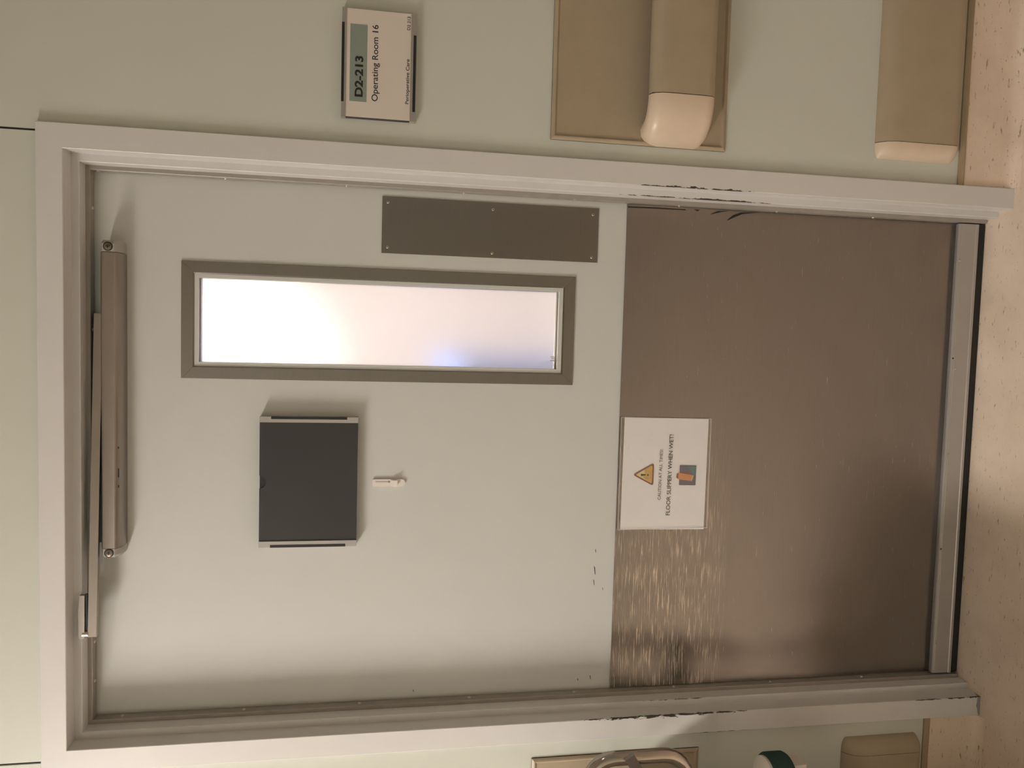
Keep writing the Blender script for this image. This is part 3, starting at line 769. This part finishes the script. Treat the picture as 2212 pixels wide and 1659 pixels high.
# ================================================================== STEEL CART AT THE LEFT, only its handle and bumper reach into the picture
ct = empty('steel_cart', (-1.3, -0.45, 0), 'stainless steel cart with looped tube handle by the door', 'cart')
cx0, cx1, cy0, cy1, cz1 = -1.75, -0.815, -0.76, -0.135, 1.03
box('cabinet', (cx0, cx1, cy0, cy1, 0.30, cz1), 'cart', ct, bev=0.012, seg=3)
for xx in (cx0 + 0.10, cx1 - 0.10):
    for yy_ in (cy0 + 0.09, cy1 - 0.09):
        bm = bmesh.new(); tube(bm, [(xx, yy_, 0.15), (xx, yy_, 0.305)], 0.014, 12); finish('post', bm, 'tube', ct, 50)
for k in range(2):
    xa = cx0 + 0.02 + k * (cx1 - cx0 - 0.04) / 2
    d_ = box('cabinet_door', (xa + 0.004, xa + (cx1 - cx0 - 0.04) / 2 - 0.004, cy0 - 0.018, cy0, 0.34, 0.99), 'cart', ct, bev=0.004, seg=2)
    bm = bmesh.new(); hx_ = cx0 + (cx1 - cx0) / 2 + (-0.05 if k == 0 else 0.05)
    tube(bm, [(hx_, cy0 - 0.018, 0.72), (hx_, cy0 - 0.045, 0.73), (hx_, cy0 - 0.045, 0.87), (hx_, cy0 - 0.018, 0.88)], 0.006, 10); finish('pull', bm, 'tube', d_, 50)
HY = -0.30
ap, zc2, hh, cr_ = -0.6010, 0.9820, 0.1130, 0.062
pts = [(cx1 + 0.002, HY, zc2 + hh)]
for k in range(9):
    a = math.pi / 2 * k / 8; pts.append((ap - cr_ + cr_ * math.sin(a), HY, zc2 + hh - cr_ + cr_ * math.cos(a)))
for k in range(9):
    a = math.pi / 2 * k / 8; pts.append((ap - cr_ + cr_ * math.cos(a), HY, zc2 - hh + cr_ - cr_ * math.sin(a)))
pts.append((cx1 + 0.002, HY, zc2 - hh))
bm = bmesh.new(); tube(bm, pts, 0.0150, 20); finish('push_handle', bm, 'tube', ct, 60)
bm = bmesh.new()
p0, p1 = Vector((ap + 0.013, HY - 0.020, zc2 + 0.028)), Vector((cx1 + 0.002, HY - 0.012, zc2 - 0.115))
dd = (p1 - p0).normalized(); nn = Vector((-dd.z, 0, dd.x)).normalized(); yy = Vector((0, 1, 0))
loft(bm, [[p + nn * a * 0.011 + yy * b * 0.005 for a, b in ((-1, -1), (1, -1), (1, 1), (-1, 1))] for p in (p0, p1)])
finish('handle_brace', bm, 'push', ct, 30, bev=0.002, seg=2)
bz = 0.702
bc = Vector((-0.6700, HY, 0))
bm = bmesh.new(); disc(bm, (bc.x, bc.y, 0.644), (0, 0, 1), [(0.050, 0), (0.0535, 0.006), (0.0535, 0.042), (0.050, 0.048)], 32); cb = finish('corner_bumper', bm, 'green_felt', ct, 50)
bm = bmesh.new(); disc(bm, (bc.x, bc.y, 0.690), (0, 0, 1), [(0.047, 0), (0.047, 0.008), (0.040, 0.0125), (0.012, 0.0135)], 32); finish('bumper_top', bm, 'white_block', cb, 35)
box('bumper_bracket', (cx1 - 0.002, -0.632, HY - 0.022, HY + 0.022, 0.612, 0.6425), 'white_block', ct, bev=0.003, seg=2)
for xx in (cx0 + 0.10, cx1 - 0.10):
    for yy_ in (cy0 + 0.09, cy1 - 0.09):
        bm = bmesh.new(); disc(bm, (xx, yy_ - 0.016, 0.065), (0, 1, 0), [(0.055, 0), (0.065, 0.006), (0.065, 0.026), (0.055, 0.032)], 24); cw = finish('caster', bm, 'black', ct, 40)
        box('caster_fork', (xx - 0.02, xx + 0.02, yy_ - 0.024, yy_ + 0.024, 0.10, 0.162), 'cart', cw)

# ================================================================== LIGHTS THE PLACE HAS, AND ADDED FILL LAMPS
def ceiling_lamp(x, y, w, d, strength, label):
    root = empty('ceiling_light', (x, y, CEIL), label, 'ceiling light', 'corridor ceiling lights')
    bm = bmesh.new(); ring_plate_z(bm, x, y, w, d); finish('bezel', bm, 'ceiling', root)
    box('diffuser', (x - w / 2, x + w / 2, y - d / 2, y + d / 2, CEIL - 0.006, CEIL - 0.002), emission('lamp_glow', LAMP_COLOUR, strength), root)
def ring_plate_z(bm, x, y, w, d):
    t = 0.025
    add_box(bm, x - w / 2 - t, x + w / 2 + t, y - d / 2 - t, y - d / 2, CEIL - 0.012, CEIL)
    add_box(bm, x - w / 2 - t, x + w / 2 + t, y + d / 2, y + d / 2 + t, CEIL - 0.012, CEIL)
    add_box(bm, x - w / 2 - t, x - w / 2, y - d / 2, y + d / 2, CEIL - 0.012, CEIL)
    add_box(bm, x + w / 2, x + w / 2 + t, y - d / 2, y + d / 2, CEIL - 0.012, CEIL)
dl = empty('ceiling_light', (-1.97, -1.30, CEIL), 'long batten ceiling lamp above the steel cart', 'ceiling light', 'corridor ceiling lights')
box('housing', (-2.06, -1.88, -1.76, -0.84, CEIL - 0.03, CEIL), 'ceiling', dl)
dp = [(-0.085, 0.0), (-0.085, 0.055), (-0.07, 0.080), (-0.03, 0.092), (0.03, 0.092), (0.07, 0.080), (0.085, 0.055), (0.085, 0.0)]
bm = bmesh.new(); loft(bm, [[(-1.97 + u, y, CEIL - 0.0305 - h) for u, h in dp] for y in (-1.74, -0.86)]); finish('diffuser', bm, emission('lamp_glow', LAMP_COLOUR, LAMP_NEAR), dl, 40)
ceiling_lamp(-1.25, -2.80, 0.60, 0.60, LAMP_BACK, 'square ceiling lamp by the far corridor wall')
ceiling_lamp(4.20, -1.90, 0.60, 1.20, FILL_FAR, 'long fill lamp added out of view at the right end of the corridor')
ceiling_lamp(-4.90, -1.90, 0.60, 1.20, FILL_FAR, 'long fill lamp added out of view at the left end of the corridor')

# ---- operating room seen through the frosted pane
sg = empty('surgical_lamp', (0.10, 2.3, CEIL), 'bright round surgical lamp glowing behind the frosted pane', 'lamp')
bm = bmesh.new(); tube(bm, [(0.10, 2.6, CEIL), (0.10, 2.6, 2.45), (0.10, 2.42, 2.30)], 0.03, 12); finish('boom', bm, 'hook', sg, 50)
tilt = Vector((0.05, -0.80, -0.55)).normalized()
bm = bmesh.new(); disc(bm, Vector((0.10, 2.35, 2.16)) - tilt * 0.07, tilt, [(0.10, 0), (0.30, 0.03), (0.36, 0.06), (0.36, 0.075)], 36); finish('head', bm, 'hook', sg, 40)
bm = bmesh.new(); disc(bm, Vector((0.10, 2.35, 2.16)) + tilt * 0.002, tilt, [(0.335, 0), (0.335, 0.008)], 36); finish('lens', bm, emission('surgical_glow', (1.0, 0.93, 0.80), SURGICAL), sg)
pn = empty('room_ceiling_panel', (0.4, 3.2, CEIL), 'wide ceiling light panel inside the operating room', 'ceiling light')
box('panel_bezel', (-1.15, 1.95, 2.35, 4.85, CEIL - 0.010, CEIL), 'ceiling', pn)
box('panel_diffuser', (-1.1, 1.9, 2.4, 4.8, CEIL - 0.016, CEIL - 0.0105), emission('panel_glow', (1.0, 0.92, 0.84), ROOM_PANEL), pn)
ot = empty('draped_table', (-0.5, 2.4, 0), 'table under a blue drape dimly seen through the frosted pane', 'table')
box('drape', (-1.2, 0.165, 1.15, 2.60, 0.35, 1.20), 'drape', ot, bev=0.04, seg=4)
for xx in (-1.05, -0.02):
    for yy_ in (1.3, 2.45): box('leg', (xx - 0.02, xx + 0.02, yy_ - 0.02, yy_ + 0.02, 0, 0.36), 'cart', ot)
